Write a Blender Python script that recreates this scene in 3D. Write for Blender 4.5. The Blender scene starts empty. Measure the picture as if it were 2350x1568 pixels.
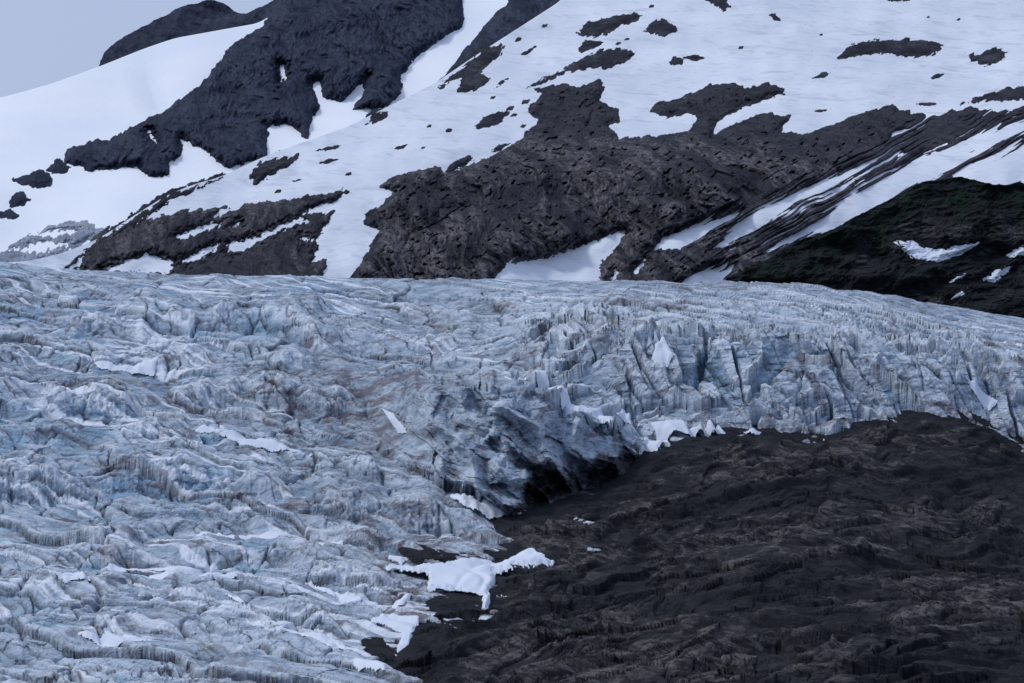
import bpy, math
import numpy as np
from mathutils import Vector

rng = np.random.default_rng(7)
# ------------------------------------------------------------------ scene basics
scene = bpy.context.scene
scene.view_settings.view_transform = 'Standard'
scene.view_settings.look = 'None'
scene.view_settings.exposure = 0
K = 0.18/1175.0
PITCH = math.radians(3.0)
cd = bpy.data.cameras.new("camera"); cam = bpy.data.objects.new("camera", cd)
scene.collection.objects.link(cam); scene.camera = cam
cd.sensor_width = 36; cd.lens = 100; cd.clip_start = 1; cd.clip_end = 60000
cam.rotation_euler = (math.pi/2+PITCH, 0, 0)

# ------------------------------------------------------------------ image pixel to world helper
# u,v : image pixel coordinates of a terrain point, Y : its depth from the camera (metres)
def place(u, v, Y):
    a = (u-1175)*K; b = (784-v)*K
    dy = math.cos(PITCH) - b*math.sin(PITCH)
    dz = math.sin(PITCH) + b*math.cos(PITCH)
    return a/dy*Y, Y*np.ones_like(a), dz/dy*Y

# ------------------------------------------------------------------ noise
ANG = rng.random((256, 256))*2*np.pi
GX = np.cos(ANG).astype(np.float32); GY = np.sin(ANG).astype(np.float32)
TB = (rng.random((5, 256, 256))).astype(np.float32)
def n2(x, y):
    x = np.asarray(x, dtype=np.float64); y = np.asarray(y, dtype=np.float64)
    x, y = np.broadcast_arrays(x, y)
    xf = np.floor(x); yf = np.floor(y)
    xi = xf.astype(np.int64) & 255; yi = yf.astype(np.int64) & 255
    fx = (x-xf).astype(np.float32); fy = (y-yf).astype(np.float32)
    xj = (xi+1) & 255; yj = (yi+1) & 255
    sx = fx*fx*fx*(fx*(fx*6-15)+10); sy = fy*fy*fy*(fy*(fy*6-15)+10)
    a = GX[xi, yi]*fx+GY[xi, yi]*fy
    b = GX[xj, yi]*(fx-1)+GY[xj, yi]*fy
    c = GX[xi, yj]*fx+GY[xi, yj]*(fy-1)
    d = GX[xj, yj]*(fx-1)+GY[xj, yj]*(fy-1)
    return ((a+(b-a)*sx)*(1-sy)+(c+(d-c)*sx)*sy)*1.5
def fbm(x, y, o=4, g=0.5):
    s = 0; A = 1; t = 0
    for i in range(o):
        s = s+A*n2(x*2**i+17.3*i, y*2**i-9.1*i); t += A; A *= g
    return s/t
def ridged(x, y, o=4, g=0.5):
    s = 0; A = 1; t = 0
    for i in range(o):
        s = s+A*(1-2*np.abs(n2(x*2**i+31.7*i, y*2**i+5.3*i))); t += A; A *= g
    return s/t
def facet(x, y, tilt=1.0):
    """broken tilted plates: returns plate height (-1..1) and distance to the nearest joint"""
    x, y = np.broadcast_arrays(x, y)
    xi = np.floor(x).astype(np.int64); yi = np.floor(y).astype(np.int64)
    f1 = np.full(x.shape, 9.0); f2 = f1.copy(); h = np.zeros(x.shape)
    for dx in (-1, 0, 1):
        for dy in (-1, 0, 1):
            a = (xi+dx) & 255; b = (yi+dy) & 255
            px = x-(xi+dx+.1+.8*TB[0][a, b]); py = y-(yi+dy+.1+.8*TB[1][a, b])
            d = px*px+py*py; m = d < f1
            f2 = np.where(m, f1, np.minimum(f2, d)); f1 = np.where(m, d, f1)
            hh = (TB[2][a, b]*2-1)*.6+tilt*((TB[3][a, b]*2-1)*px+(TB[4][a, b]*2-1)*py)
            h = np.where(m, hh, h)
    return h, np.sqrt(f2)-np.sqrt(f1)
def sst(a, b, x):
    t = np.clip((x-a)/(b-a), 0, 1); return t*t*(3-2*t)
def blur(A, r):
    for ax in (0, 1):
        for _ in range(2):
            P = np.pad(A, [(r+1, r) if i == ax else (0, 0) for i in (0, 1)], mode='edge')
            C = np.cumsum(P, axis=ax)
            A = (np.take(C, range(2*r+1, C.shape[ax]), axis=ax) - np.take(C, range(0, C.shape[ax]-2*r-1), axis=ax))/(2*r+1)
    return A
def interp(pts, u):
    p = np.array(pts, float); return np.interp(u, p[:, 0], p[:, 1])
def smooth_interp(pts, u, w):
    return sum(interp(pts, u+d*w) for d in (-1, -.5, 0, .5, 1))/5
def sdf(poly, u, v):
    p = np.array(poly, float); d = np.full(u.shape, 1e18); inside = np.zeros(u.shape, bool)
    for i in range(len(p)):
        ax, ay = p[i]; bx, by = p[(i+1) % len(p)]
        ex, ey = bx-ax, by-ay; L = ex*ex+ey*ey
        if L == 0: continue
        t = np.clip(((u-ax)*ex+(v-ay)*ey)/L, 0, 1)
        d = np.minimum(d, (u-ax-t*ex)**2+(v-ay-t*ey)**2)
        if ay != by:
            inside ^= ((ay > v) != (by > v)) & (u < ex*(v-ay)/ey+ax)
    d = np.sqrt(d); return np.where(inside, d, -d)
def sdf_grid(polys, u, v, step=3.0, pad=60):
    """union sdf of many polygons sampled through a coarse lattice"""
    out = np.full(u.shape, -1e3)
    for pl in polys:
        p = np.array(pl, float)
        x0, y0 = p.min(0)-pad; x1, y1 = p.max(0)+pad
        gx = np.arange(x0, x1+step, step); gy = np.arange(y0, y1+step, step)
        U, V = np.meshgrid(gx, gy); S = sdf(pl, U, V)
        m = (u > x0) & (u < gx[-1]-1e-3) & (v > y0) & (v < gy[-1]-1e-3)
        fx = (u[m]-x0)/step; fy = (v[m]-y0)/step
        ix = fx.astype(int); iy = fy.astype(int); fx -= ix; fy -= iy
        s = (S[iy, ix]*(1-fx)+S[iy, ix+1]*fx)*(1-fy)+(S[iy+1, ix]*(1-fx)+S[iy+1, ix+1]*fx)*fy
        out[m] = np.maximum(out[m], s)
    return out

# ------------------------------------------------------------------ mesh
def make_grid(name, X, Y, Z, mat, attrs=None, keep=None, **props):
    R, C = X.shape
    idx = np.arange(R*C).reshape(R, C)
    q = np.stack([idx[:-1, :-1], idx[:-1, 1:], idx[1:, 1:], idx[1:, :-1]], -1).reshape(-1, 4)
    co = np.stack([X, Y, Z], -1).reshape(-1, 3).astype(np.float32)
    sel = None
    if keep is not None:
        k = keep.reshape(-1); q = q[k[q].any(1)]
        sel = np.unique(q); mp = np.zeros(R*C, int); mp[sel] = np.arange(len(sel)); q = mp[q]; co = co[sel]
    if len(q) == 0: return None
    me = bpy.data.meshes.new(name)
    me.vertices.add(len(co)); me.vertices.foreach_set("co", co.ravel())
    me.loops.add(q.size); me.loops.foreach_set("vertex_index", q.ravel().astype(np.int32))
    me.polygons.add(len(q)); me.polygons.foreach_set("loop_start", np.arange(0, q.size, 4, dtype=np.int32))
    me.polygons.foreach_set("loop_total", np.full(len(q), 4, np.int32))
    me.polygons.foreach_set("use_smooth", np.ones(len(q), bool))
    me.update(calc_edges=True)
    for n, A in (attrs or {}).items():
        a = me.attributes.new(n, 'FLOAT', 'POINT'); d = A.reshape(-1).astype(np.float32)
        a.data.foreach_set("value", d if sel is None else d[sel])
    me.materials.append(mat)
    ob = bpy.data.objects.new(name, me); scene.collection.objects.link(ob)
    for k2, v2 in props.items(): ob[k2] = v2
    return ob

# ------------------------------------------------------------------ materials
class NT:
    def __init__(s, name):
        s.m = bpy.data.materials.new(name); s.m.use_nodes = True; s.t = s.m.node_tree
        s.b = s.t.nodes["Principled BSDF"]; s.tc = s.t.nodes.new("ShaderNodeTexCoord")
        s.b.inputs["Roughness"].default_value = 0.95
        s.b.inputs["Specular IOR Level"].default_value = 0.15
    def lk(s, a, b): s.t.links.new(a, b)
    def noise(s, scale, detail=6, rough=0.6, st=(1, 1, 1), rot=(0, 0, 0), dist=0.0):
        mp0 = s.t.nodes.new("ShaderNodeMapping"); mp0.inputs["Rotation"].default_value = rot
        mp = s.t.nodes.new("ShaderNodeMapping"); mp.inputs["Scale"].default_value = st
        s.lk(s.tc.outputs["Object"], mp0.inputs[0]); s.lk(mp0.outputs[0], mp.inputs[0])
        n = s.t.nodes.new("ShaderNodeTexNoise"); n.inputs["Scale"].default_value = scale
        n.inputs["Detail"].default_value = detail; n.inputs["Roughness"].default_value = rough
        n.inputs["Distortion"].default_value = dist
        s.lk(mp.outputs[0], n.inputs["Vector"]); return n.outputs["Fac"]
    def ramp(s, f, lo, hi, a=0.0, b=1.0):
        r = s.t.nodes.new("ShaderNodeMapRange"); r.interpolation_type = 'SMOOTHSTEP'
        for i, x in enumerate((lo, hi, a, b)): r.inputs[i+1].default_value = x
        s.lk(f, r.inputs[0]); return r.outputs[0]
    def attr(s, n):
        a = s.t.nodes.new("ShaderNodeAttribute"); a.attribute_name = n; return a.outputs["Fac"]
    def math(s, op, a, b=None):
        n = s.t.nodes.new("ShaderNodeMath"); n.operation = op
        for i, x in enumerate((a, b)):
            if x is None: continue
            if isinstance(x, (int, float)): n.inputs[i].default_value = x
            else: s.lk(x, n.inputs[i])
        return n.outputs[0]
    def mix(s, f, a, b):
        n = s.t.nodes.new("ShaderNodeMix"); n.data_type = 'RGBA'
        if isinstance(f, (int, float)): n.inputs[0].default_value = f
        else: s.lk(f, n.inputs[0])
        for i, x in ((6, a), (7, b)):
            if isinstance(x, tuple): n.inputs[i].default_value = (*x, 1)
            else: s.lk(x, n.inputs[i])
        return n.outputs[2]
    def bump(s, h, dist, strength=1.0, prev=None):
        n = s.t.nodes.new("ShaderNodeBump"); n.inputs["Distance"].default_value = dist; n.inputs["Strength"].default_value = strength
        s.lk(h, n.inputs["Height"])
        if prev is not None: s.lk(prev, n.inputs["Normal"])
        return n.outputs[0]
    def done(s, col, nrm=None):
        s.lk(col, s.b.inputs["Base Color"])
        if nrm is not None: s.lk(nrm, s.b.inputs["Normal"])
        return s.m

def rock_mat(name, dark, mid, light, sc=1.0, st=(1, 1, 1), rot=(0, 0, 0), bd=3.0, cover=None, amount=1.0):
    m = NT(name)
    tone = m.attr("tone")
    a = m.noise(0.022*sc, 6, .6, st, rot, .8); b = m.noise(0.07*sc, 6, .62, st, rot, .5); c = m.noise(0.35*sc, 4, .65)
    col = m.mix(m.ramp(a, .42, .58), dark, mid)
    f = m.math('MULTIPLY', m.ramp(b, .40, .58, .12, 1), m.ramp(a, .34, .56, .35, 1))
    f = m.math('MULTIPLY', f, m.ramp(tone, 0, 1, .04, 1))
    col = m.mix(m.math('MULTIPLY', f, amount), col, light)
    cr = m.math('ABSOLUTE', m.math('SUBTRACT', m.noise(0.035*sc, 5, .6, st, rot, .8), .5))
    col = m.mix(m.ramp(cr, .0, .016, .8, 0), col, tuple(x*.4 for x in dark))
    cr2 = m.math('ABSOLUTE', m.math('SUBTRACT', m.noise(0.09*sc, 4, .6, st, rot, .4), .47))
    col = m.mix(m.ramp(cr2, .0, .02, .6, 0), col, tuple(x*.4 for x in dark))
    col = m.mix(m.ramp(c, .47, .36, 0, .7), col, tuple(x*.6 for x in dark))
    if cover:
        g = m.noise(0.035*sc, 7, .72)
        col = m.mix(m.math('MULTIPLY', m.ramp(g, .44, .54), m.attr("green")), col, cover)
    n1 = m.bump(b, bd*3.0); n2_ = m.bump(c, bd*.9, 1, n1)
    return m.done(col, n2_)
def snow_mat(name, col1, col2, bd=.6, dirt=None):
    m = NT(name)
    a = m.noise(.004, 5, .55, (1, 1, 2)); b = m.noise(.05, 6, .6, (1, 1, 2)); c = m.noise(.6, 3, .7)
    col = m.mix(m.ramp(a, .3, .7), col1, col2)
    if dirt:
        st = m.noise(.018, 8, .7, (.5, 1, 2.0), (0, -.45, 0), .5)
        col = m.mix(m.ramp(b, .54, .75, 0, .5), col, dirt)
        col = m.mix(m.ramp(st, .50, .68, 0, .65), col, dirt)
    col = m.mix(m.ramp(c, .3, .75, 0, .12), col, (.3, .34, .45))
    return m.done(col, m.bump(c, bd*.4, 1, m.bump(b, bd*3)))

M_far = rock_mat("far_peak_rock", (.036, .046, .076), (.052, .063, .098), (.095, .108, .148), .6, (1.6, 1, .6), (0, .35, 0), 5)  # blue tint paints distance haze into the rock colour
M_ridge = rock_mat("ridge_rock", (.021, .030, .058), (.037, .049, .086), (.080, .097, .146), .9, (2.8, 1, .36), (0, .35, 0), 3, None, .9)  # bluish too: haze of distance is part of this colour
M_wall = rock_mat("cliff_rock", (.021, .023, .034), (.046, .048, .062), (.185, .175, .186), 1.0, (2.2, 1, .50), (0, .42, 0), 2.0)
M_crag = rock_mat("outcrop_rock", (.015, .017, .028), (.034, .037, .050), (.09, .09, .105), 1.2, (1, 1, 1), (0, 0, 0), 2)
M_hill = rock_mat("hill_rock", (.006, .008, .012), (.016, .018, .025), (.125, .120, .126), 1.3, (.7, 1, 1.6), (0, -.5, 0), 3, (.007, .019, .013))
M_fore = rock_mat("bedrock", (.008, .0095, .014), (.017, .0195, .025), (.150, .137, .134), 2.1, (.5, .7, 2.0), (0, -.40, 0), 1.2)
M_ground = rock_mat("valley_rock", (.012, .013, .017), (.024, .025, .029), (.062, .057, .056), 1)
M_moraine = rock_mat("bleached_bedrock", (.26, .31, .40), (.38, .43, .52), (.50, .55, .65), 1.2)
M_dome = snow_mat("dome_snow", (.88, .91, .94), (.82, .87, .93), .5)  # paler base than the slope snow
M_snow = snow_mat("slope_snow", (.74, .79, .85), (.65, .70, .78), .7, (.46, .50, .59))  # greyer base than the dome snow, with dirt mottling
M_patch = snow_mat("firn_snow", (.72, .77, .85), (.60, .66, .76), .25)

# ice
m = NT("glacier_ice")
big = m.noise(.012, 6, .6, (1, .5, 1)); mid = m.noise(.05, 7, .62, (.7, .45, 1.9), (0, .3, 0), .6); fin = m.noise(.40, 6, .7, (.8, .6, 1.7), (0, .3, 0))
col = m.mix(m.ramp(mid, .38, .60), (.245, .315, .40), (.475, .555, .645))
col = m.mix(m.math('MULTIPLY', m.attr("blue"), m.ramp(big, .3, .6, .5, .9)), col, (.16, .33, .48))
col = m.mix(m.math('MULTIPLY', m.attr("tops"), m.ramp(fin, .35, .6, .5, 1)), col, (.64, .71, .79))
dn = m.noise(.06, 8, .68, (.7, .4, 2.1), (0, .3, 0), 1.0)
col = m.mix(m.math('MULTIPLY', m.attr("dirt"), m.ramp(dn, .41, .59, .08, .92)), col, (.150, .134, .150))
ln = m.math('ABSOLUTE', m.math('SUBTRACT', m.noise(.030, 6, .58, (.45, .8, 2.4), (0, .25, 0), .8), .5))
col = m.mix(m.math('MULTIPLY', m.ramp(ln, 0, .009, .85, 0), m.ramp(big, .35, .6, .4, 1)), col, (.085, .080, .098))
ln2 = m.math('ABSOLUTE', m.math('SUBTRACT', m.noise(.08, 6, .62, (.4, .8, 2.8), (0, .35, 0), .5), .47))
col = m.mix(m.ramp(ln2, 0, .013, .6, 0), col, (.12, .12, .15))
col = m.mix(m.math('MULTIPLY', m.attr("lines"), m.ramp(dn, .35, .55, .3, 1)), col, (.078, .073, .088))
col = m.mix(m.math('MULTIPLY', m.attr("snow"), m.ramp(mid, .35, .5, .6, 1)), col, (.72, .77, .85))
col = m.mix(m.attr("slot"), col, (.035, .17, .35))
col = m.mix(m.attr("dark"), col, m.mix(m.ramp(dn, .45, .6), (.012, .012, .018), (.07, .067, .072)))  # painted shade in cave and undercut, near-black with debris flecks
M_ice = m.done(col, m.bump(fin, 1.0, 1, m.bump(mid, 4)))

# ------------------------------------------------------------------ base surfaces (depth of each terrain over image coordinates)
SKY_G = [(-400, 585), (0, 600), (60, 612), (200, 622), (450, 636), (1100, 643), (1660, 648), (1850, 652), (2000, 672), (2200, 706), (2350, 732), (2700, 800)]
def vsky_g(u): return smooth_interp(SKY_G, u, 30)
tt = np.linspace(0, 1, 401)
def tab(p):
    a = np.interp(tt, [q[0] for q in p], [q[1] for q in p]); k = np.ones(25)/25
    return np.convolve(np.pad(a, 12, mode='reflect', reflect_type='odd'), k, 'valid')
TL = tab([(0, 0), (.25, .2), (.5, .42), (.75, .66), (1, 1)])
TR = tab([(0, 0), (.40, .36), (.62, .54), (.87, .61), (1, 1)])
LCREST = [(860, 880), (960, 898), (1080, 888), (1200, 898), (1300, 934), (1400, 975), (1470, 1012), (1540, 1040)]
LBASE = [(800, 1010), (900, 1062), (1000, 1122), (1100, 1166), (1200, 1172), (1260, 1165), (1330, 1135), (1400, 1115), (1462, 1075), (1540, 1045)]
LOBE = [(700, 840), (800, 835), (930, 850), (1050, 860), (1200, 880), (1290, 915), (1370, 955), (1450, 995), (1470, 1040), (1440, 1090), (1370, 1132), (1260, 1165), (1195, 1172), (1100, 1166), (1000, 1122), (900, 1062), (800, 960)]
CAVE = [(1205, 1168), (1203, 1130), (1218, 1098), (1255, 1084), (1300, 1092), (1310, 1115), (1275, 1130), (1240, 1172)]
UNDERSHADE = [(1185, 1180), (1196, 1105), (1225, 1070), (1300, 1080), (1335, 1090), (1365, 1050), (1410, 1025), (1445, 1015), (1480, 1035), (1450, 1100), (1380, 1140), (1290, 1160)]  # shaded underside of the lobe, painted into the ice colour
def YG0(u, v):
    vs = vsky_g(u); t = (1568-v)/(1568-vs)
    tc = np.clip(t, 0, 1)
    w = sst(950, 1450, u)
    g = np.interp(tc, tt, TL)*(1-w)+np.interp(tc, tt, TR)*w
    return 1500+1900*g+np.minimum(t, 0)*1500
BLOCK = [(1000, 1125), (1010, 1040), (1060, 1000), (1120, 1010), (1150, 1070), (1205, 1080), (1200, 1175), (1100, 1168)]
BLOCK2 = [(1120, 1000), (1130, 930), (1180, 905), (1260, 930), (1330, 975), (1400, 1010), (1420, 1050), (1360, 1085), (1290, 1080), (1220, 1070)]
def fold_phase(u, v):
    uw = u+36*fbm(u/100, v/100+3, 4)-.0018*(v-880)**2-.25*(v-880)
    p = uw/112+.7*n2(u/150, v/160)
    return uw, 1-np.abs(2*(p-np.floor(p))-1)
def YG(u, v):
    Y = YG0(u, v)
    uj = u+14*fbm(u/60, v/60, 3)
    cr = smooth_interp(LCREST, uj, 12)+12*fbm(u/45, u*0+2, 4); bt = smooth_interp(LBASE, uj, 12)
    wu = sst(830, 990, u)*(1-sst(1455, 1500, u))
    rel = (bt-v)
    # curved hanging folds: ridges bend from vertical at the top toward lower right
    uw, tri = fold_phase(u, v)
    fb, fe2 = facet(uw/44+9, v/62, 1.2); fc, _ = facet(uw/17, v/24, 1.2)
    gr = 28*tri**1.6+5*ridged(uw/50, v/220, 3, .5)+8*fb+2.6*fc+2.2*ridged(uw/18, v/50+3, 4, .6)+14*fbm(u/140, v/90, 3)-16
    gr = gr+28*sst(-8, 8, sdf_grid([BLOCK], u, v, 3, 40)+18*fbm(u/40, v/40, 4))+20*sst(-8, 10, sdf_grid([BLOCK2], u, v, 3, 40)+22*fbm(u/40, v/40+5, 4))
    Yw = YG0(u, bt)-4+.40*rel-gr
    Yw = Yw+26*sst(62, 12, rel+44*fbm(u/34, v/40, 4, .6))*sst(1185, 1225, u)       # undercut
    top = sst(-24, 3, v-cr); bot = 1-sst(0, 12, -rel)
    Yl = Y*(1-top)+np.minimum(Yw, Y)*top
    Y = Y+(Yl-Y)*wu*bot
    s = sdf_grid([CAVE], u, v)+18*fbm(u/22, v/22, 4, .6)
    return Y+16*sst(-4, 22, s)
def smY(Yf, v, w=90):
    return sum(Yf(v+d*w) for d in (-1, -.66, -.33, 0, .33, .66, 1))/7
def YD(u, v):
    Y = smY(lambda q: np.interp(-q, [-750, -640, -400, -300, 0, 150, 250], [3640, 3750, 4080, 4420, 5500, 6050, 6400]), v)
    return Y+110*fbm(u/500+3, v/300, 2)+26*fbm(u/120, v/90+4, 2)
def YB(u, v):
    Y = smY(lambda q: np.interp(-q, [-700, -400, -225, 0, 200], [5300, 6100, 6900, 7600, 8300]), v, 120)+130*fbm(u/420+8, v/240+2, 2)
    s = u-335-.0045*np.maximum(v-150, 0)**1.9
    return Y+80*np.exp(-np.clip(s, 0, None)/90)*sst(-60, 40, s)*np.exp(-((v-215)/65)**2)
SKY_D = [(-400, 650), (0, 603), (60, 600), (130, 585), (200, 560), (240, 540), (300, 500), (380, 450), (440, 425), (510, 405), (600, 362), (700, 325), (800, 290), (880, 250), (1000, 190), (1080, 135), (1150, 90), (1220, 45), (1290, 0), (1340, -60), (1430, -160), (3000, -190)]
SKY_B = [(-400, 290), (0, 225), (120, 192), (230, 152), (330, 112), (400, 88), (500, 70), (600, 52), (690, -20), (800, -80), (3000, -80)]

def sheet(name, sky, vb, Yf, mat, cols, rows, u0=-330, u1=2680, relief=None, back=900, drop=.5, rough=0, **props):
    uu = np.linspace(u0, u1, cols)
    vs = smooth_interp(sky, uu, 18) + rough*fbm(uu/60, uu*0+3.3, 5, .6)
    t = np.linspace(0, 1, rows)[:, None]
    U = np.repeat(uu[None], rows, 0); V = vb+(vs[None]-vb)*t
    Y = Yf(U, V); X, Y, Z = place(U, V, Y)
    at = {}
    if relief: X, Y, Z, at = relief(U, V, X, Y, Z)
    kb = np.array([.02, .06, .15, .4, 1.0])[:, None]*back
    sx = X[-1]; sy = Y[-1]; sz = Z[-1]
    X = np.vstack([X, sx[None]*(1+kb/sy[None])]); Y = np.vstack([Y, sy[None]+kb]); Z = np.vstack([Z, sz[None]-kb*drop*np.linspace(.3, 1, 5)[:, None]])
    for k in at: at[k] = np.vstack([at[k], np.repeat(at[k][-1:], 5, 0)])
    return make_grid(name, X, Y, Z, mat, at, None, **props)

def rel_far(U, V, X, Y, Z):
    f = ridged(X/160+Z/300, Z/220, 6, .55)
    return X, Y-60*f, Z, {"tone": sst(-.2, .5, fbm(X/200, Z/90, 4))*.7}
sheet("rocky_peak", [(150, 330), (200, 215), (225, 152), (250, 112), (300, 76), (370, 42), (420, 20), (460, 8), (490, 3), (530, 16), (557, 45), (580, 26), (640, 5), (700, -30), (900, -60)], 330,
      lambda u, v: 9000+(330-v)*3.0, M_far, 300, 160, 150, 900, rel_far, 900, .6, 5,
      kind="structure", category="mountain", label="dark rounded rocky peak above the snow dome")
sheet("snow_dome", SKY_B, 690, YB, M_dome, 620, 360, -330, 1500, None, 900, .3, 0,
      kind="structure", category="snowfield", label="smooth bright snow dome and snow basin below dark ridge")
sheet("snow_slope", SKY_D, 740, YD, M_snow, 1100, 420, -330, 2680, None, 600, .5, 0,
      kind="structure", category="snow slope", label="broad mottled snow slope dotted with dark rock outcrops")

# ------------------------------------------------------------------ rock bodies pushing through a snow sheet
def rock_body(name, pos, Yf, mat, neg=(), step=2.0, amp=10, rise=14, edge=7, efreq=22, slant=0.0, relief='crag', seed=0, stretch=1.0, pad=16, streaks=None, tonef=None, gs=1.0, **props):
    P = np.vstack([np.array(p, float) for p in pos])
    x0, y0 = P.min(0)-pad; x1, y1 = P.max(0)+pad
    x0 = max(x0, -330)
    U, V = np.meshgrid(np.arange(x0, x1+step, step), np.arange(y1, y0-step, -step))
    q = U+slant*V; r = V
    en = fbm(q/efreq+seed, r/(efreq*stretch)+seed*1.7, 5, .68)*edge
    ac = .49*U+.87*V; al = .87*U-.49*V
    s = sdf_grid(pos, U, V, 3.0)+en
    wr = sst(1450, 1750, U) if streaks is not None else 0
    sn = fbm(q/12+seed+3, r/12, 4, .65)*edge*.9*(1-.6*wr)
    if streaks is not None:
        acw = ac+10*fbm(U/90, V/90, 3)
        sn = sn+(fbm(acw/9+3, al/320, 2, .5)*24+1)*wr
    for p in neg:
        s = np.minimum(s, -sdf_grid([p], U, V, 2.0)+sn)
    flat = 1.0
    if streaks is not None:
        z = sst(-90, 10, sdf_grid([streaks], U, V, 4, 100))
        st = fbm(acw/8, al/260+5, 2, .5)+.14*fbm(U/20, V/14, 3)
        s = np.minimum(s, (.27-st)*50+(1-z)*40)
        s = np.minimum(s, (.60-fbm(q/16+9, r/13+2, 4, .6))*60)
        flat = 1-.65*z
    k = rise/14.0
    off = np.clip(s*k, -14, rise*(.4+.6*flat))
    ins = sst(0, 26, s)*flat
    X, Yw, Z = place(U, V, Yf(U, V))
    if relief == 'wall':
        wx = X+(40*fbm(X/120, Z/120, 3)+5*fbm(X/20, Z/30, 3))*gs
        wz = Z+14*fbm(X/60, Z/60+5, 3)
        fb, fe2 = facet((wx+.45*wz)/(12*gs)+seed, wz/(44*gs)); fc, fe3 = facet((wx+.4*wz)/(5.5*gs)+seed, wz/(16*gs))
        gul = ridged((wx+.45*wz)/(80*gs)+seed, wz/(520*gs), 6, .62)
        f = 1.35*gul+.08*fb+.05*fc+.20*ridged((wx-.9*wz)/60, wz/50+4, 4, .55)+.9*fbm(X/220, Z/110, 3)+.22*ridged(wx/(15*gs), wz/(110*gs), 3, .55)
        tone = sst(-.35, .45, fbm((wx+.5*wz)/90, wz/130+seed, 5, .6)+.25*fb+.12*fc+.7*(gul-.3))
    else:
        fa, fe = facet((X+.5*Z)/30+seed, Z/30)
        f = ridged((X+.5*Z)/45+seed, Z/60, 5, .62)+.4*fa
        tone = sst(-.3, .5, fbm(X/40, Z/30+seed, 4))*.8
    if tonef is not None: tone = tone*tonef(U, V)
    off = off+amp*f*ins
    X, Yw, Z = place(U, V, Yf(U, V)-off)
    return make_grid(name, X, Yw, Z, mat, {"tone": tone}, s > -9, **props)

RIDGE = [(700, -60), (640, 5), (600, 60), (560, 88), (520, 112), (498, 150), (460, 192), (400, 242), (330, 277), (250, 320), (210, 322), (152, 342), (148, 372), (210, 395), (310, 383), (345, 407), (390, 405), (388, 372), (420, 358), (415, 318), (470, 348), (522, 384), (590, 372), (614, 362), (612, 292), (655, 284), (708, 322), (716, 268), (738, 250), (718, 190), (735, 184), (742, 222), (785, 232), (842, 178), (832, 212), (812, 252), (880, 250), (924, 216), (922, 172), (965, 120), (1062, 62), (1066, 0), (1070, -60)]
rock_body("rock_ridge", [RIDGE], YB, M_ridge, [[(640, 148), (652, 150), (655, 178), (645, 188)], [(335, 302), (345, 300), (358, 326), (350, 322)]], 1.8, 48, 36, 14, 26, .3, 'wall', 1.3, 1.4, gs=1.15,
          kind="structure", category="mountain ridge", label="steep dark jagged rock ridge between snow dome and gully")
rock_body("rock_ridge", [[(1175, -60), (1300, -60), (1300, 20), (1200, 80), (1150, 120), (1080, 160), (1030, 190), (1020, 175), (1062, 118), (1112, 58), (1165, 5)]], YB, M_ridge, (), 2.2, 30, 26, 8, 22, .5, 'wall', 4.1,
          kind="structure", category="mountain ridge", label="narrow dark rock rib beside the steep snow gully")

WALL = [(800, 670), (800, 640), (832, 600), (850, 560), (872, 530), (830, 515), (850, 485), (880, 465), (907, 440), (870, 430), (900, 405), (960, 390), (1010, 382), (1020, 402), (1100, 370), (1150, 348), (1200, 312), (1240, 275), (1210, 262), (1215, 240), (1250, 215), (1215, 205), (1300, 192), (1330, 200), (1375, 183), (1390, 200), (1375, 230), (1425, 255), (1420, 282), (1398, 290), (1420, 317), (1500, 312), (1580, 302), (1604, 275), (1590, 262), (1530, 270), (1490, 255), (1500, 240), (1560, 225), (1630, 195), (1680, 190), (1720, 202), (1760, 190), (1804, 205), (1800, 215), (1740, 235), (1690, 255), (1645, 285), (1640, 308), (1700, 276), (1750, 262), (1815, 265), (1790, 305), (1850, 308), (1900, 287), (1990, 257), (2050, 238), (2065, 250), (2110, 262), (2150, 267), (2220, 245), (2290, 255), (2350, 245), (2640, 225), (2640, 730), (1650, 690)]
SNOWS = [
 [(1115, 660), (1165, 605), (1185, 588), (1172, 605), (1260, 590), (1350, 560), (1420, 530), (1436, 530), (1405, 580), (1380, 600), (1372, 660)],
 [(1498, 574), (1520, 548), (1580, 525), (1650, 495), (1702, 478), (1690, 502), (1610, 545), (1560, 571)],
 [(1642, 572), (1690, 510), (1760, 465), (1820, 445), (1900, 415), (1960, 388), (2010, 368), (1960, 412), (1890, 446), (1830, 462), (1760, 510), (1700, 550), (1660, 571)],
 [(1770, 502), (1850, 462), (1950, 412), (2060, 352), (2070, 352), (1960, 425), (1850, 478), (1775, 505)],
 [(1755, 584), (1800, 545), (1860, 518), (1940, 462), (2040, 402), (2120, 352), (2200, 318), (2330, 280), (2640, 190), (2640, 215), (2300, 322), (2200, 372), (2140, 412), (2080, 432), (2000, 482), (1930, 522), (1905, 547), (1870, 528), (1800, 562)],
 [(2100, 362), (2150, 338), (2228, 308), (2180, 330), (2130, 356)],
 [(2185, 402), (2212, 380), (2350, 325), (2640, 240), (2640, 470), (2350, 430), (2300, 430), (2220, 425)],
 [(1453, 622), (1482, 594), (1475, 612), (1460, 630)],
 [(1555, 655), (1600, 630), (1690, 602), (1680, 622), (1650, 655)],
 [(1905, 556), (1950, 545), (1920, 562)], [(2050, 306), (2075, 302), (2068, 308)], [(1400, 640), (1412, 622), (1420, 625), (1412, 645)]]
def wall_tone(U, V):
    j = 30*fbm(U/70, V/40, 4)
    return .12+.88*sst(285, 345, V+j)*(1-.75*sst(0, 60, (U-1700)*.5-(V-330)*1.0+j)*sst(1500, 1800, U))
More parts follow.
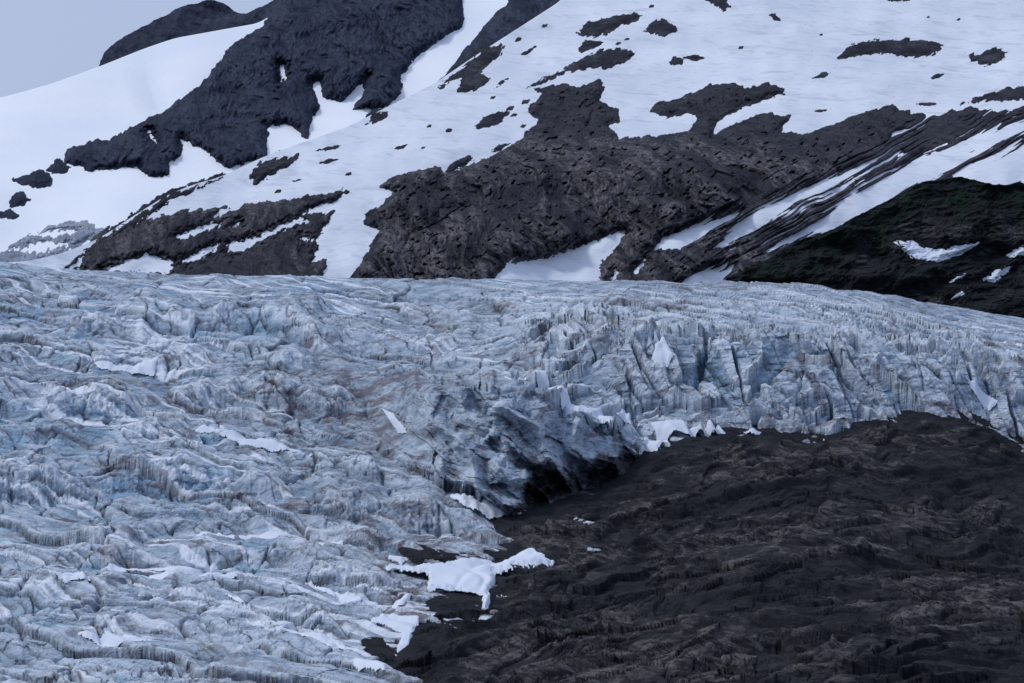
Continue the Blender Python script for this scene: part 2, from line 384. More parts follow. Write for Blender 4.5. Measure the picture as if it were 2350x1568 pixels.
rock_body("cliff", [WALL], YD, M_wall, SNOWS, 1.5, 30, 12, 12, 24, .8, 'wall', 2.2, 1.0, streaks=[(1720, 560), (1760, 480), (1980, 390), (2150, 300), (2640, 190), (2640, 300), (2200, 420), (2000, 500), (1850, 560)], tonef=wall_tone,
          kind="structure", category="cliff", label="broad dark rocky mountain wall streaked with snow")
LOWER = [(130, 625), (185, 585), (232, 545), (310, 512), (420, 482), (520, 475), (480, 502), (560, 470), (640, 458), (720, 450), (795, 433), (802, 442), (740, 472), (690, 495), (767, 483), (760, 510), (725, 545), (730, 570), (720, 602), (752, 590), (738, 670), (130, 670)]
LH = [[(400, 542), (505, 508), (502, 520), (420, 547)], [(520, 562), (600, 540), (690, 498), (705, 508), (650, 527), (600, 552), (545, 580), (525, 577)], [(418, 598), (502, 560), (495, 577), (430, 604)], [(235, 618), (340, 583), (402, 602), (385, 628), (290, 624)], [(530, 522), (550, 510), (540, 527)], [(150, 620), (190, 590), (185, 612)], [(690, 545), (718, 548), (700, 556)]]
rock_body("rocky_spur", [LOWER], YD, M_wall, LH, 1.7, 18, 12, 18, 22, .6, 'wall', 5.2, 1.0, tonef=lambda U, V: .7+0*U,
          kind="structure", category="rocky spur", label="low dark rocky spur patched with snow above the ice")

CR = [
 ([(240, 547), (300, 505), (380, 452), (440, 430), (512, 408), (440, 440), (390, 463), (310, 517), (250, 553)], "long thin dark rock band in the snow"),
 ([(570, 402), (600, 370), (692, 354), (660, 385), (620, 405), (588, 427)], "ragged dark outcrop low on the snow slope"),
 ([(1322, 75), (1350, 50), (1400, 38), (1450, 30), (1475, 35), (1455, 50), (1410, 68), (1380, 85), (1340, 85)], "large jagged outcrop high on the snow slope"),
 ([(1325, 112), (1345, 92), (1390, 97), (1360, 112), (1335, 121)], "small dark outcrop under a larger one"),
 ([(1478, 72), (1490, 52), (1520, 43), (1550, 58), (1556, 72), (1530, 83), (1500, 80)], "blocky dark outcrop surrounded by snow"),
 ([(1290, 162), (1330, 135), (1380, 115), (1430, 110), (1460, 122), (1430, 147), (1400, 157), (1350, 158), (1310, 167)], "wedge shaped dark outcrop in the snow"),
 ([(1208, 202), (1250, 178), (1300, 160), (1294, 172), (1240, 195)], "thin slanting rock rib in the snow"),
 ([(1048, 212), (1060, 178), (1030, 190), (1000, 208), (1020, 185), (1060, 158), (1090, 130), (1120, 108), (1160, 103), (1150, 125), (1120, 150), (1100, 165), (1127, 180), (1110, 200), (1070, 213)], "ragged branching outcrop beside the gully"),
 ([(1534, 142), (1545, 130), (1572, 135), (1565, 149), (1540, 150)], "tiny dark rock in the snow"),
 ([(1568, 133), (1590, 124), (1617, 133), (1600, 141)], "tiny flat dark rock in the snow"),
 ([(1922, 135), (1945, 105), (1990, 95), (2060, 90), (2130, 93), (2168, 102), (2150, 125), (2100, 134), (2030, 122), (1980, 128)], "long smooth dark outcrop high in the snow"),
 ([(2213, 120), (2245, 126), (2280, 109), (2310, 120), (2300, 140), (2265, 152), (2230, 141)], "rough pointed dark outcrop in the snow"),
 ([(1863, 180), (1885, 167), (1914, 165), (1895, 178)], "tiny dark rock in the snow"),
 ([(2133, 182), (2145, 170), (2168, 170), (2150, 181)], "tiny dark rock in the snow"),
 ([(1763, 32), (1780, 32), (1793, 50), (1778, 48)], "tiny dark rock in the snow"),
 ([(1590, -15), (1660, -15), (1679, 15), (1662, 24), (1630, 8)], "dark outcrop high on the snow slope"),
 ([(2020, -15), (2090, -15), (2088, 4), (2040, 4)], "dark outcrop high on the snow slope"),
 ([(1086, 292), (1110, 268), (1150, 254), (1170, 258), (1150, 280), (1120, 294)], "rounded dark outcrop on open snow"),
 ([(1124, 350), (1145, 332), (1172, 330), (1150, 347)], "tiny dark rock in the snow"),
 ([(838, 287), (855, 262), (888, 256), (888, 270), (860, 282)], "small dark knob on the snow crest"),
 ([(903, 343), (915, 334), (940, 330), (925, 342)], "tiny dark rock in the snow"),
 ([(1178, 96), (1188, 86), (1200, 88), (1190, 96)], "tiny dark rock in the snow"),
 ([(718, 348), (750, 336), (788, 332), (770, 343)], "thin dark rock strip in the snow"),
 ([(1192, 128), (1215, 112), (1233, 104), (1215, 122)], "tiny slanting rock in the snow"),
 ([(728, 375), (755, 364), (780, 366), (750, 377)], "tiny dark rock in the snow"),
 ([(668, 415), (690, 410), (695, 413), (675, 418)], "tiny dark rock in the snow"),
 ([(1013, 404), (1035, 375), (1075, 357), (1088, 364), (1050, 390)], "narrow dark outcrop above the cliff"),
 ([(2203, 241), (2250, 220), (2300, 205), (2350, 194), (2500, 180), (2500, 222), (2330, 230), (2260, 233)], "flat dark rock band crossing the snow"),
 ([(1135, 205), (1150, 184), (1165, 180), (1150, 198)], "tiny slanting rock in the snow"),
 ([(1862, 254), (1910, 250), (1885, 259)], "tiny dark rock in the snow"),
 ([(2095, 240), (2130, 234), (2165, 238), (2130, 243)], "tiny flat dark rock in the snow"),
]
for (a, b, c) in [(1250, 60, 5), (1420, 100, 4), (1495, 15, 4), (1170, 250, 6), (1200, 290, 5), (1030, 300, 5), (1700, 110, 4), (1884, 80, 3), (2200, 45, 3), (985, 290, 4), (800, 400, 5), (640, 440, 5), (1440, 90, 4), (1205, 235, 6), (1180, 265, 5), (970, 340, 4), (1130, 225, 4), (2130, 40, 3)]:
    CR.append(([(a-c*2, b+c*.8), (a-c*.5, b-c*.9), (a+c*1.8, b-c), (a+c, b+c*.6)], "tiny dark rock in the snow"))
for i, (p, lab) in enumerate(CR):
    A = np.array(p); w = A.max(0)-A.min(0); e = min(14, 2.2+w.min()*.25)
    rock_body("rock_outcrop", [p], YD, M_crag, (), 1.4, min(9, w.min()*.2), min(9, 3+w.min()*.12), e, 15, .8, 'crag', 3.1*i, 1.0,
              category="rock outcrop", label=lab, group="rock outcrops on the snow slope")
CB = [([(28, 412), (60, 403), (90, 387), (115, 400), (124, 425), (92, 434), (60, 426), (30, 421)], "lumpy dark rock island in the snow basin"),
      ([(104, 392), (135, 360), (164, 385), (150, 398), (120, 399)], "pointed dark rock below the ridge end"),
      ([(18, 465), (30, 445), (48, 438), (70, 460), (50, 475), (22, 477)], "small dark rock island in the snow basin"),
      ([(-6, 486), (25, 481), (47, 495), (30, 503), (-6, 499)], "low dark rock island in the snow basin")]
for i, (p, lab) in enumerate(CB):
    rock_body("rock_outcrop", [p], YB, M_ridge, (), 1.6, 6, 14, 9, 14, .2, 'crag', 7.7*i+2, 1.0,
              category="rock outcrop", label=lab, group="rock islands in the snow basin")
rock_body("bleached_slab", [[(-60, 620), (0, 580), (60, 540), (120, 515), (205, 505), (236, 530), (215, 552), (140, 590), (60, 620)]], YB, M_moraine,
          [[(60, 540), (120, 528), (180, 530), (120, 545)], [(20, 575), (100, 555), (160, 560), (90, 580)], [(90, 600), (170, 570), (200, 560), (150, 590)]], 1.8, 12, 12, 18, 26, .3, 'wall', 9.5,
          kind="structure", category="ice slab", label="pale grey broken ice and slabs partly covered by snow")

# --- dark green hill at the valley side
SKY_E = [(1500, 760), (1600, 680), (1660, 642), (1700, 625), (1760, 595), (1830, 555), (1900, 535), (1960, 500), (2020, 470), (2090, 435), (2130, 414), (2200, 407), (2230, 418), (2290, 425), (2350, 423), (2700, 440)]
def YE(u, v): return 3450+(760-v)*.95+60*fbm(u/200, v/120+7, 3)
HS = [[(2048, 555), (2090, 549), (2110, 565), (2150, 576), (2245, 558), (2200, 586), (2150, 600), (2090, 590)], [(2180, 648), (2220, 623), (2218, 634)], [(2255, 642), (2290, 618), (2320, 611), (2300, 635), (2280, 648)], [(2183, 687), (2222, 658), (2212, 672)], [(2312, 586), (2345, 566), (2362, 582), (2330, 590)]]
def hill_f(X, Z):
    wx = X+20*fbm(X/60, Z/60, 3)
    fa, fe = facet((wx-.6*Z)/12, Z/9)
    return 26*ridged((wx-.6*Z)/75, Z/55, 6, .62)+12*fbm(X/140, Z/50, 4)+2.5*fa
def rel_hill(U, V, X, Y, Z):
    g = 1-sst(-30, 60, V-(interp(SKY_E, U)+75+45*n2(U/90, V/70)))*.75
    tone = sst(-.1, .4, fbm((X+Z)/60, Z/30, 4, .6))*(1-g)+sst(-6, 14, sdf_grid([[(2055, 500), (2110, 515), (2350, 520), (2400, 560), (2230, 560), (2140, 560), (2050, 535)]], U, V)+18*fbm(U/30, V/18, 4))*.7
    return X, Y-hill_f(X, Z), Z, {"green": g, "tone": np.clip(tone, 0, 1)}
sheet("hillside", SKY_E, 800, YE, M_hill, 850, 400, 1500, 2680, rel_hill, 300, .5, 9,
      kind="structure", category="hillside", label="dark mossy green and black hillside beside the glacier")
def patch_on(name, poly, Yf, mat, rise, edge, lift, hf=None, step=1.7, seed=0, shrink=0, **props):
    P = np.array(poly, float); x0, y0 = P.min(0)-12; x1, y1 = P.max(0)+12
    U, V = np.meshgrid(np.arange(x0, x1+step, step), np.arange(y1, y0-step, -step*.6))
    s = sdf(poly, U, V)+edge*fbm(U/22+seed, V/9, 5, .65)-shrink
    Y = Yf(U, V)
    X, Yw, Z = place(U, V, Y)
    if hf is not None:
        Z = Z+hf(U, V, X, Yw)+np.clip(s*.3, -3, .8)+lift
    else:
        X, Yw, Z = place(U, V, Y-lift-np.clip(s*rise, -14, rise*8))
    return make_grid(name, X, Yw, Z, mat, None, s > -1.5, **props)
def YEh(u, v):
    Y = YE(u, v); X, Y, Z = place(u, v, Y)
    return Y-hill_f(X, Z)*.9
for i, p in enumerate(HS):
    patch_on("snow_patch", p, YEh, M_patch, .8, 5, 3, seed=i*2.2, category="snow patch", label="small melting snow patch on dark hillside", group="snow patches on the hillside")

# ------------------------------------------------------------------ glacier
# crests of the big ice folds: (line, height m, back length)
FOLDS = [
 ([(-330, 690), (0, 655), (120, 650), (300, 690), (420, 705)], 9, 40),
 ([(-330, 760), (0, 700), (160, 712), (340, 740), (480, 760)], 12, 45),
 ([(80, 800), (250, 768), (430, 758), (600, 742), (720, 790), (800, 850)], 24, 80),
 ([(-330, 850), (0, 822), (200, 836), (400, 838), (560, 860), (680, 850), (760, 838)], 14, 50),
 ([(-330, 990), (0, 955), (180, 948), (380, 940), (560, 918), (720, 925), (860, 945), (960, 1010), (1040, 1110)], 22, 80),
 ([(-330, 1060), (0, 1015), (200, 1010), (430, 1000), (560, 1030), (720, 1058), (860, 1090), (1000, 1128), (1120, 1160), (1190, 1180)], 14, 45),
 ([(-330, 1160), (0, 1120), (150, 1130), (350, 1110), (560, 1118), (760, 1160), (930, 1180), (1080, 1190), (1150, 1230)], 21, 80),
 ([(300, 1180), (500, 1165), (700, 1195), (860, 1240), (930, 1262)], 10, 35),
 ([(-330, 1330), (0, 1275), (260, 1300), (420, 1290), (640, 1290), (800, 1330), (930, 1350)], 12, 55),
 ([(-330, 1430), (0, 1360), (240, 1362), (440, 1370), (640, 1400), (800, 1430), (900, 1460)], 10, 45),
 ([(-330, 1500), (0, 1470), (300, 1440), (520, 1450), (760, 1500), (900, 1550)], 7, 40),
 ([(500, 700), (760, 712), (1000, 730), (1180, 745), (1350, 740), (1500, 750)], 8, 30),
 ([(900, 668), (1300, 690), (1600, 700), (1850, 722), (2100, 775), (2400, 850), (2680, 940)], 9, 30),
 ([(1750, 700), (2000, 735), (2250, 800), (2400, 840), (2680, 920)], 9, 25),
 ([(640, 800), (820, 790), (1000, 795), (1180, 815), (1330, 850)], 12, 45),
 ([(1200, 800), (1400, 790), (1600, 800), (1900, 820), (2150, 850), (2400, 900)], 8, 25),
]
def glacier_h(U, V, X, Y):
    wx = X+22*n2(X/95, Y/120+5)+4*n2(X/25, Y/45); wy = Y+34*n2(X/110+9, Y/90)+8*n2(X/30, Y/60+3)
    jag = 40*n2(U/120, V/60)
    ser = sst(1130, 1300, U+jag)*sst(735, 785, V+jag*.4-(U-1700)*.08)*(1-sst(985, 1040, V+jag*.3-(U-1700)*.08))
    up = 1-sst(690, 780, V+jag*.3-(U-1200)*.05*(U > 1200))
    crest = sst(0, 90, V-vsky_g(U[:1]))
    fall = .4+.6*crest
    und = 6*fbm(wx/190, wy/260, 3)
    S = wy+.55*X+.0009*np.clip(X+430, 0, 900)**2          # flow-skewed coordinate
    ph = S/150+1.3*n2(wx/180, wy/240)+.4*n2(wx/70, wy/80)+.12*n2(wx/14, wy/30); f = ph-np.floor(ph)
    saw = np.where(f < .3, f/.3, 1-(f-.3)/.7)-.5
    amp = sst(-.25, .45, n2(wx/140+4, wy/140))
    step = 8*saw*amp*(1-.65*up)
    fold = 0
    w1 = 18*fbm(U/170, V/70+3, 3)+9*fbm(U/45, V/16, 5, .62)
    Ur = U[:1]
    for i, (pl, A, L) in enumerate(FOLDS):
        p = np.array(pl, float)
        s = (smooth_interp(pl, Ur, 20)+13*fbm(Ur/80+5*i, Ur*0+i, 6, .62))-V+w1
        en = sst(p[0, 0], p[0, 0]+120, Ur)*(1-sst(p[-1, 0]-90, p[-1, 0], Ur)) if p[0, 0] > -300 else 1-sst(p[-1, 0]-90, p[-1, 0], Ur)
        mod = .35+1.0*np.clip(n2(Ur/150+3*i, Ur*0+i)+.5+.2*n2(Ur/40+3*i, Ur*0+i+.5), 0, 1)
        prof = np.where(s > 0, np.exp(-s/L), np.clip(1+s/22, 0, 1))-.2*np.exp(-((s+28)/14)**2)
        fold = fold+A*.68*mod*en*prof
    md = .3+.7*sst(-.15, .38, fbm(wx/120, S/150+2, 3))
    # broken plates at three scales, skewed along the flow
    fa, ea = facet((wx+.15*wy)/90, (S+.2*wx)/80, 1.3); fb, eb = facet((wx+.15*wy)/38+5, S/29, 1.35); fc, ec = facet((wx+.15*wy)/14+2, S/12, 1.3)
    plates = 4.6*fa+(2.7*fb+1.15*fc)*md
    cracks = 4.2*sst(.05, 0, ea)+2.2*sst(.08, 0, eb)*md
    rid = 4.5*(ridged((wx+.35*wy)/110, S/66, 5, .55)-.3)*(1-.5*up)*(.3+.7*md)
    fine = 1.6*(ridged((wx+.4*wy)/20, wy/21, 4, .62)-.25)*(.4+.6*md)
    q = (X+.55*(wy-2500))/27+.7*n2(X/70, wy/70)
    fs, es = facet(q*1.0, wy/28, 1.5); fs2, es2 = facet(q*2.4+3, wy/13, 1.3)
    nz = n2(q, wy/110)+.04*n2(X/6, Y/20); nz2 = n2((X+.35*wy)/50+7, wy/80+2)
    crv = np.exp(-(nz/.065)**2)*sst(-.3, .15, n2(X/45, wy/55+3)); crv2 = np.exp(-(nz2/.03)**2)
    tr = np.exp(-(n2(wx/150, S/22)/.06)**2)*sst(-.1, .3, n2(wx/150, wy/150+8))
    h = (und+step*(1-.6*ser)+fold*(1-.3*ser)+rid+fine+plates*(1-.3*ser)-cracks*(1-ser)+ser*(6*ridged(q*.5+3, wy/60, 3, .5)-3+11*fs+2.2*fs2))*fall
    h = h-ser*(32*crv+5*crv2)-(1-ser)*(3.0*crv2*crest+4.5*tr*(.4+.6*crest))
    return h, ser, crv, tr, crv2, S, wx, ea, eb

ROCK = [(2640, 1130), (2450, 1080), (2350, 1032), (2290, 985), (2200, 956), (2130, 950), (2060, 962), (1990, 978), (1850, 1000), (1790, 990), (1690, 988), (1560, 1004), (1512, 1022), (1470, 1045), (1440, 1090), (1370, 1132), (1250, 1172), (1190, 1180), (1148, 1192), (1158, 1248), (1182, 1268), (1125, 1292), (1132, 1340), (1098, 1368), (1000, 1378), (962, 1422), (930, 1500), (880, 1545), (960, 1575), (960, 1740), (2640, 1740)]
cols, rows = 1400, 1250
uu = np.linspace(-330, 2680, cols)
U = np.repeat(uu[None], rows, 0)
vs = vsky_g(uu); t = np.linspace(0, 1, rows)[:, None]**.94
V = 1720+(vs[None]-1720)*t
X, Y, Z = place(U, V, YG0(U, V))
h, ser, crv, tr, crv2, S, wx, ea, eb = glacier_h(U, V, X, Y)
Y = YG(U, V); X, Y, Z = place(U, V, Y)
lobs = sdf_grid([LOBE], U, V)
wl = sst(0, 40, lobs); cav = sdf_grid([CAVE], U, V)+18*fbm(U/22, V/22, 4, .6); undershade = sdf_grid([UNDERSHADE], U, V)+44*fbm(U/34, V/28, 5, .65)
crl = smooth_interp(LCREST, U[:1], 12)+12*fbm(U[:1]/45, U[:1]*0+2, 4)
onw = wl*sst(-4, 6, V-crl)*sst(830, 950, U)
tri = fold_phase(U, V)[1]
hb = blur(h, 8); hb2 = blur(h, 30)
conc = h-hb; conc2 = h-hb2
h = h*(1-.8*onw-.4*(wl-onw))
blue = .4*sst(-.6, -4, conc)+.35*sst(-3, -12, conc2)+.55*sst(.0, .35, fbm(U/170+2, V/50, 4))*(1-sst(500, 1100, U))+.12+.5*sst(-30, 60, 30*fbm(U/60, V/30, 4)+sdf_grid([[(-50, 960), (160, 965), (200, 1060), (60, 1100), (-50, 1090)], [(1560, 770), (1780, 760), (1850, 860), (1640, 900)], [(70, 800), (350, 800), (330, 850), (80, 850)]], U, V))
slot = sst(.3, .85, crv)*ser*.95+.35*sst(.5, .9, tr)*(1-ser)*sst(.0, .3, fbm(U/120+7, V/60, 3))
DIRT = [[(430, 880), (760, 840), (1000, 850), (1290, 905), (1460, 1000), (1440, 1120), (1180, 1180), (1000, 1120), (820, 1100), (600, 1020)], [(560, 1120), (900, 1150), (1160, 1200), (1180, 1300), (960, 1420), (700, 1310)], [(0, 840), (260, 840), (560, 880), (420, 950), (0, 900)]]
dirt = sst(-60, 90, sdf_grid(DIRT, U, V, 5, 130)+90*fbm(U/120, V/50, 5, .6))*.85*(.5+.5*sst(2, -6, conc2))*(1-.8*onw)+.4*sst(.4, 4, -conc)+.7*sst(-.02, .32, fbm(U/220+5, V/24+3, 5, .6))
dirt = dirt*(1-.5*onw)+onw*(.7*sst(.35, .0, tri)+.55*sst(-.05, .35, fbm((U-.3*V)/60, V/90+9, 5, .62)))+(wl-onw)*.95
near = sdf_grid([[(960, 1240), (1180, 1260), (1120, 1400), (960, 1420), (900, 1580), (860, 1500), (900, 1380)]], U, V, 4, 80)
dirt = dirt+.5*sst(-40, 10, near)+.75*sst(-28, -2, sdf_grid([ROCK], U, V, 4, 60)+12*fbm(U/30, V/20, 4))
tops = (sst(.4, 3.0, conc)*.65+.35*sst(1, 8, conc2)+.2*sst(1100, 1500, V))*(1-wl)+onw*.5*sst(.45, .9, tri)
dark = np.clip(.95*sst(-3, 8, cav)+.9*sst(-6, 16, undershade), 0, 1)  # shade of the cave and lobe underside, put into the colour
l1 = np.exp(-(n2(wx/180+3, S/34+4)/.028)**2)*sst(-.2, .2, n2(wx/80, S/120))
l2 = np.exp(-(n2(wx/110+8, S/15+2)/.035)**2)*sst(0, .3, n2(wx/120+5, S/90+7))
lines = np.clip(.9*l1+.75*l2+.6*crv2*(1-ser)+.7*sst(.04, 0, ea)*(1-ser)+.45*sst(.06, 0, eb), 0, 1)*(1-.8*wl)
sn = sst(.20, .26, fbm(wx/260+2, S/14+9, 3, .5)+.06*sst(900, 1100, V))*sst(-.2, .15, fbm(wx/200, S/160+3, 2))*(1-ser)*(1-wl)
snow = sn*.95
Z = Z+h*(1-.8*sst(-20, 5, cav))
brk = 1.5*ridged((X+.3*Z)/18, Z/8, 4, .62)+1.6*facet((X+.3*Z)/15, Z/6.5)[0]+.7*facet((X+.3*Z)/6, Z/3)[0]
Y = Y-brk*(.5+.5*sst(0, 60, V-vsky_g(uu)[None]))*(1-.35*onw)
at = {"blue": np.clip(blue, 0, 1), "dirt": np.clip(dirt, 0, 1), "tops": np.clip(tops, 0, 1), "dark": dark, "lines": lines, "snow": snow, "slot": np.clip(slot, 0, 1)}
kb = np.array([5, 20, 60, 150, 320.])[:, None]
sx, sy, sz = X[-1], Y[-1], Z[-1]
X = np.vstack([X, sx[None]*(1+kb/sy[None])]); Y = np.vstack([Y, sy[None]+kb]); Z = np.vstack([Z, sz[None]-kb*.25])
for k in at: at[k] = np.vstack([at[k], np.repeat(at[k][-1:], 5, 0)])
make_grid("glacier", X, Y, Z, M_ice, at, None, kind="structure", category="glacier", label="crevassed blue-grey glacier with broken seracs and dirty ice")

# ------------------------------------------------------------------ bare bedrock knoll in front of the ice
CAVF = [(925, 1260), (1000, 1263), (1080, 1275), (1182, 1266), (1185, 1280), (1100, 1288), (1040, 1288), (960, 1280)]
CAVG = [(840, 1475), (870, 1470), (900, 1500), (900, 1540), (870, 1530)]
def bedrock(U, V, detail=True):
    s = sdf_grid([ROCK], U, V, 4.0, 90)
    s = np.maximum(s, sdf_grid([CAVF, CAVG], U, V, 4.0, 90)-3)+9*fbm(U/34, V/22, 5, .65)
    prot = np.where(s < 0, s*1.2, 0)+18*sst(0, 25, s)+34*sst(-2, 90, s)+150*sst(1000, 1560, V)*sst(1150, 1900, U)
    X, Yw, Z = place(U, V, YG0(U, V)-prot-8)
    ins = sst(0, 45, s)
    wx = X+15*n2(X/40, Yw/60); wy = Yw+40*n2(X/90, Yw/110)+10*n2(X/25, Yw/35)
    A = wy-.9*X
    ph = A/120+1.0*n2(X/160, wy/190)+.25*n2(X/40, wy/60); f = ph-np.floor(ph); saw = np.where(f < .18, f/.18, 1-(f-.18)/.82)-.5
    ph2 = A/36+1.1*n2(X/70, wy/80); f2 = ph2-np.floor(ph2); saw2 = np.where(f2 < .22, f2/.22, 1-(f2-.22)/.78)-.5
    m1 = sst(-.3, .3, n2(X/110, wy/130)); m2 = sst(-.2, .3, n2(X/75+5, wy/110))
    rgh = .35+.65*sst(-.1, .3, fbm(X/70+3, wy/80, 3))
    fa, ea = facet(wx/48, A/60, 1.3); fb, eb = facet(wx/18, A/20, 1.4); fc, ec = facet(wx/6, A/7.5, 1.3)
    H = 9*fbm(X/150, Yw/200, 3)+8*saw*(.3+.7*m1)+3.2*saw2*m2+3.4*fa+(2.2*fb+1.05*fc)*rgh-1.2*sst(.1, 0, eb)*rgh+1.6*(ridged((X+.3*Yw)/42, Yw/60, 5, .58)-.3)
    H = H+14*np.exp(-((U-2150)/260)**2)*np.exp(-((V-1010)/60)**2)
    Z = Z+H*(.12+.88*ins)
    Yw = Yw-1.3*facet((X+.3*Z)/8, Z/3.2)[0]*ins*rgh
    return X, Yw, Z, s, A, fa, fb
stp = 1.9
U, V = np.meshgrid(np.arange(820, 2660, stp), np.arange(1715, 900, -stp*.75))
X, Yw, Z, s, A, fa, fb = bedrock(U, V)
TP = [[(1130, 1200), (1300, 1150), (1520, 1110), (1560, 1150), (1450, 1250), (1300, 1340), (1150, 1390), (1130, 1300)],
      [(1560, 1060), (1700, 1030), (2000, 1000), (2200, 990), (2300, 1040), (2000, 1080), (1700, 1110), (1560, 1120)],
      [(1480, 1240), (1700, 1190), (2000, 1180), (2400, 1140), (2400, 1200), (2000, 1270), (1750, 1300), (1500, 1340)],
      [(1050, 1570), (1080, 1480), (1200, 1420), (1600, 1400), (1800, 1440), (2000, 1480), (1900, 1600), (1100, 1650)],
      [(1900, 1360), (2200, 1300), (2450, 1280), (2450, 1420), (2200, 1480), (2000, 1440)]]
reg = sst(-45, 35, sdf_grid(TP, U, V, 5, 90)+60*fbm(U/90, V/35, 5, .6))
tone = (.05+.95*reg)*(.2+.8*sst(-.2, .28, fbm((X+.1*A)/90, A/28, 5, .62)+.2*fa+.2*fb))
tone = np.clip(tone, 0, 1)*sst(8, 50, s+25*fbm(U/60, V/40, 3))
make_grid("bedrock_knoll", X, Yw, Z, M_fore, {"tone": tone}, s > -14, kind="structure", category="bedrock", label="dark bare ice-scoured bedrock knoll below the glacier edge")

# ------------------------------------------------------------------ snow patches lying on the ice and at its edge
def wl_of(U, V):
    w = sst(0, 40, sdf_grid([LOBE], U, V)); c = smooth_interp(LCREST, U[:1], 12)+12*fbm(U[:1]/45, U[:1]*0+2, 4)
    o = w*sst(-4, 6, V-c)*sst(830, 950, U)
    return 1-.8*o-.4*(w-o)
def hg(U, V, X, Y):
    X0, Y0, Z0 = place(U, V, YG0(U, V))
    return blur(glacier_h(U, V, X0, Y0)[0]*wl_of(U, V), 2)
SP = [
 ([(1435, 990), (1460, 983), (1500, 1003), (1524, 1018), (1500, 1047), (1463, 1042), (1448, 1015)], 18, 0, "bright snow wedge where ice meets bedrock"),
 ([(1270, 900), (1340, 926), (1400, 948), (1468, 966), (1450, 978), (1370, 960), (1315, 938)], 7, 0, "narrow snow ribbon along the dirty ice"),
 ([(1498, 978), (1560, 982), (1640, 984), (1684, 991), (1600, 998), (1515, 1002)], 18, 0, "thin snow strip under the seracs"),
 ([(1690, 993), (1752, 999), (1754, 1011), (1710, 1005)], 16, 0, "small snow strip under the seracs"),
 ([(1208, 856), (1242, 862), (1278, 884), (1284, 902), (1250, 891), (1218, 872)], 5, 1.5, "curved snow drift on the ice crest"),
 ([(1510, 768), (1522, 800), (1548, 836), (1532, 852), (1486, 850), (1504, 820), (1500, 790)], 3, 2, "triangular snow pocket between seracs"),
 ([(866, 945), (905, 958), (944, 1008), (915, 1002), (888, 975)], 5, 6, "slanting snow strip on dirty ice"),
 ([(428, 1006), (500, 1013), (560, 1030), (640, 1041), (722, 1058), (700, 1062), (620, 1052), (560, 1044), (500, 1026)], 4, 1.5, "long snow streak lying in an ice hollow"),
 ([(560, 1062), (640, 1075), (720, 1096), (640, 1088), (580, 1077)], 4, .8, "thin snow streak on the ice"),
 ([(430, 1234), (540, 1228), (600, 1229), (620, 1220), (700, 1231), (785, 1243), (740, 1250), (640, 1244), (560, 1238)], 4, 1.0, "long snow streak lying in an ice hollow"),
 ([(700, 1333), (740, 1342), (800, 1356), (884, 1374), (870, 1382), (790, 1371), (740, 1357)], 4, 1.5, "slanting snow strip on dirty ice"),
 ([(518, 1383), (560, 1390), (640, 1428), (700, 1448), (800, 1478), (864, 1499), (850, 1508), (760, 1487), (680, 1457), (620, 1432), (560, 1404)], 4, 2.5, "winding long snow ribbon on the ice"),
 ([(600, 1456), (700, 1468), (780, 1490), (874, 1508), (860, 1518), (760, 1502), (680, 1479)], 4, 3, "slanting long snow ribbon on the ice"),
 ([(850, 1426), (880, 1413), (962, 1428), (948, 1450), (940, 1482), (900, 1500), (925, 1450), (880, 1430)], 9, 2, "curved snow cap over the ice edge"),
 ([(213, 850), (362, 847), (352, 857), (230, 859)], 4, .8, "flat thin snow strip on blue ice"),
 ([(240, 1326), (400, 1319), (570, 1331), (500, 1338), (350, 1332)], 4, .8, "flat long snow strip on blue ice"),
 ([(100, 1348), (180, 1347), (238, 1357), (150, 1362)], 4, .8, "flat short snow strip on blue ice"),
 ([(770, 1523), (840, 1528), (904, 1545), (880, 1556), (820, 1545)], 4, 2, "small snow strip at the ice edge"),
 ([(2215, 873), (2260, 876), (2294, 900), (2270, 908), (2240, 892)], 3, 3, "small snow pocket on the ice"),
 ([(1035, 1152), (1100, 1166), (1195, 1176), (1120, 1182), (1060, 1168)], 14, 0.5, "dirty snow apron below the ice cliff"),
 ([(893, 1263), (945, 1267), (920, 1275)], 4, 1, "tiny snow scrap on the ice"),
 ([(898, 1374), (944, 1363), (925, 1384), (900, 1387)], 6, 2, "tiny snow scrap on the ice"),
 ([(1160, 880), (1205, 876), (1190, 886)], 5, 0, "tiny snow scrap on the ice"),
 ([(310, 1340), (400, 1342), (450, 1348), (380, 1351)], 4, .6, "flat thin snow strip on blue ice"),
 ([(180, 1455), (300, 1462), (360, 1475), (250, 1474)], 4, 1, "flat thin snow strip on blue ice"),
]
for i, (p, near_, shr, lab) in enumerate(SP):
    yf = (lambda u, v, o=near_: YG(u, v)-o) if near_ in (5, 3, 7) else (lambda u, v, o=near_: YG0(u, v)-o)
    patch_on("snow_patch", p, yf, M_patch, 0, 4, .6, hg, 1.7, 1.9*i, shr,
             category="snow patch", label=lab, group="snow patches along the glacier")
BIG = [(885, 1297), (960, 1290), (1000, 1293), (1090, 1287), (1150, 1290), (1210, 1268), (1268, 1277), (1225, 1292), (1160, 1302), (1130, 1314), (1134, 1337), (1112, 1366), (1060, 1348), (985, 1344), (985, 1314), (940, 1305)]
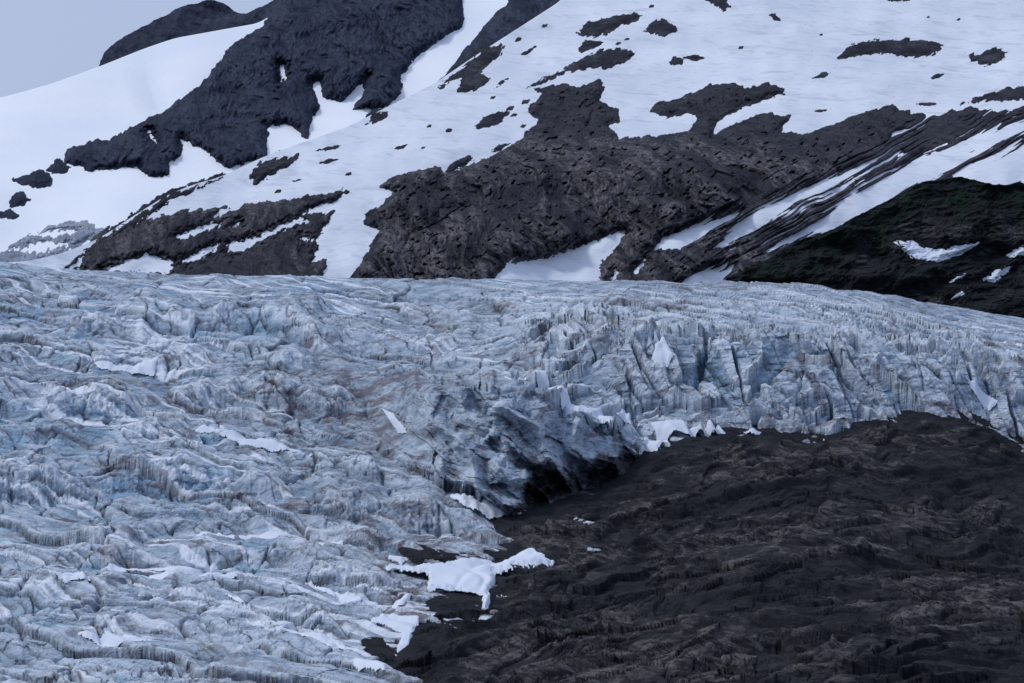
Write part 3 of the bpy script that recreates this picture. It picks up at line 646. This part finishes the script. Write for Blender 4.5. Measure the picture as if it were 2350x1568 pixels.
def edge_snow(poly, lab, seed):
    P = np.array(poly, float); x0, y0 = P.min(0)-12; x1, y1 = P.max(0)+12
    U, V = np.meshgrid(np.arange(x0, x1+1.7, 1.7), np.arange(y1, y0-1, -1.0))
    sp = sdf(poly, U, V)+9*fbm(U/22+seed, V/9, 5, .65)
    Xr, Yr, Zr, s = bedrock(U, V)[:4]
    X0, Y0, Z0 = place(U, V, YG0(U, V)-22); hh = hg(U, V, X0, Y0)
    w = sst(-12, 22, s)
    X = X0*(1-w)+Xr*w; Y = Y0*(1-w)+(Yr-4)*w; Z = (Z0+hh)*(1-w)+Zr*w
    Z = blur(Z, 2); Y = blur(Y, 2)
    Z = Z+np.clip(sp*.3, -3, 1.2)+.7
    make_grid("snow_patch", X, Y, Z, M_patch, None, sp > -1.5, category="snow patch", label=lab, group="snow patches along the glacier")
edge_snow(BIG, "large melting snow patch between ice and bedrock", 1.0)
edge_snow([(1108, 1374), (1124, 1364), (1121, 1384), (1112, 1388)], "tiny snow scrap on the bedrock", 3.0)

# ------------------------------------------------------------------ ground sheet & light
n = 60
gx = np.linspace(-14000, 14000, n); gy = np.linspace(-3000, 26000, n)
GXm, GYm = np.meshgrid(gx, gy)
GZ = -420+np.zeros_like(GXm)+15*fbm(GXm/1500, GYm/1500, 3)
make_grid("ground", GXm, GYm, GZ, M_ground, None, None, kind="structure", category="ground", label="dark rocky valley floor below the glacier")

SUN_EL, SUN_AZ = math.radians(50), math.radians(-72)     # azimuth from +Y towards +X
w = bpy.data.worlds.new("World"); scene.world = w; w.use_nodes = True
nt = w.node_tree; bg = nt.nodes["Background"]
sky = nt.nodes.new("ShaderNodeTexSky"); sky.sky_type = 'NISHITA'; sky.sun_disc = False
sky.sun_elevation = SUN_EL; sky.sun_rotation = SUN_AZ; sky.air_density = 1.0; sky.dust_density = 4.0; sky.ozone_density = 3.0
mx = nt.nodes.new("ShaderNodeMix"); mx.data_type = 'RGBA'; mx.inputs[0].default_value = .75
mx.inputs[7].default_value = (3.95, 4.7, 6.8, 1)
nt.links.new(sky.outputs[0], mx.inputs[6]); nt.links.new(mx.outputs[2], bg.inputs[0]); bg.inputs[1].default_value = .118
sd = bpy.data.lights.new("sun", 'SUN'); so = bpy.data.objects.new("sun", sd); scene.collection.objects.link(so)
sd.energy = 1.45; sd.angle = math.radians(10); sd.color = (1, .985, .95)
d = Vector((math.sin(SUN_AZ)*math.cos(SUN_EL), math.cos(SUN_AZ)*math.cos(SUN_EL), math.sin(SUN_EL)))
so.rotation_euler = d.to_track_quat('Z', 'Y').to_euler()
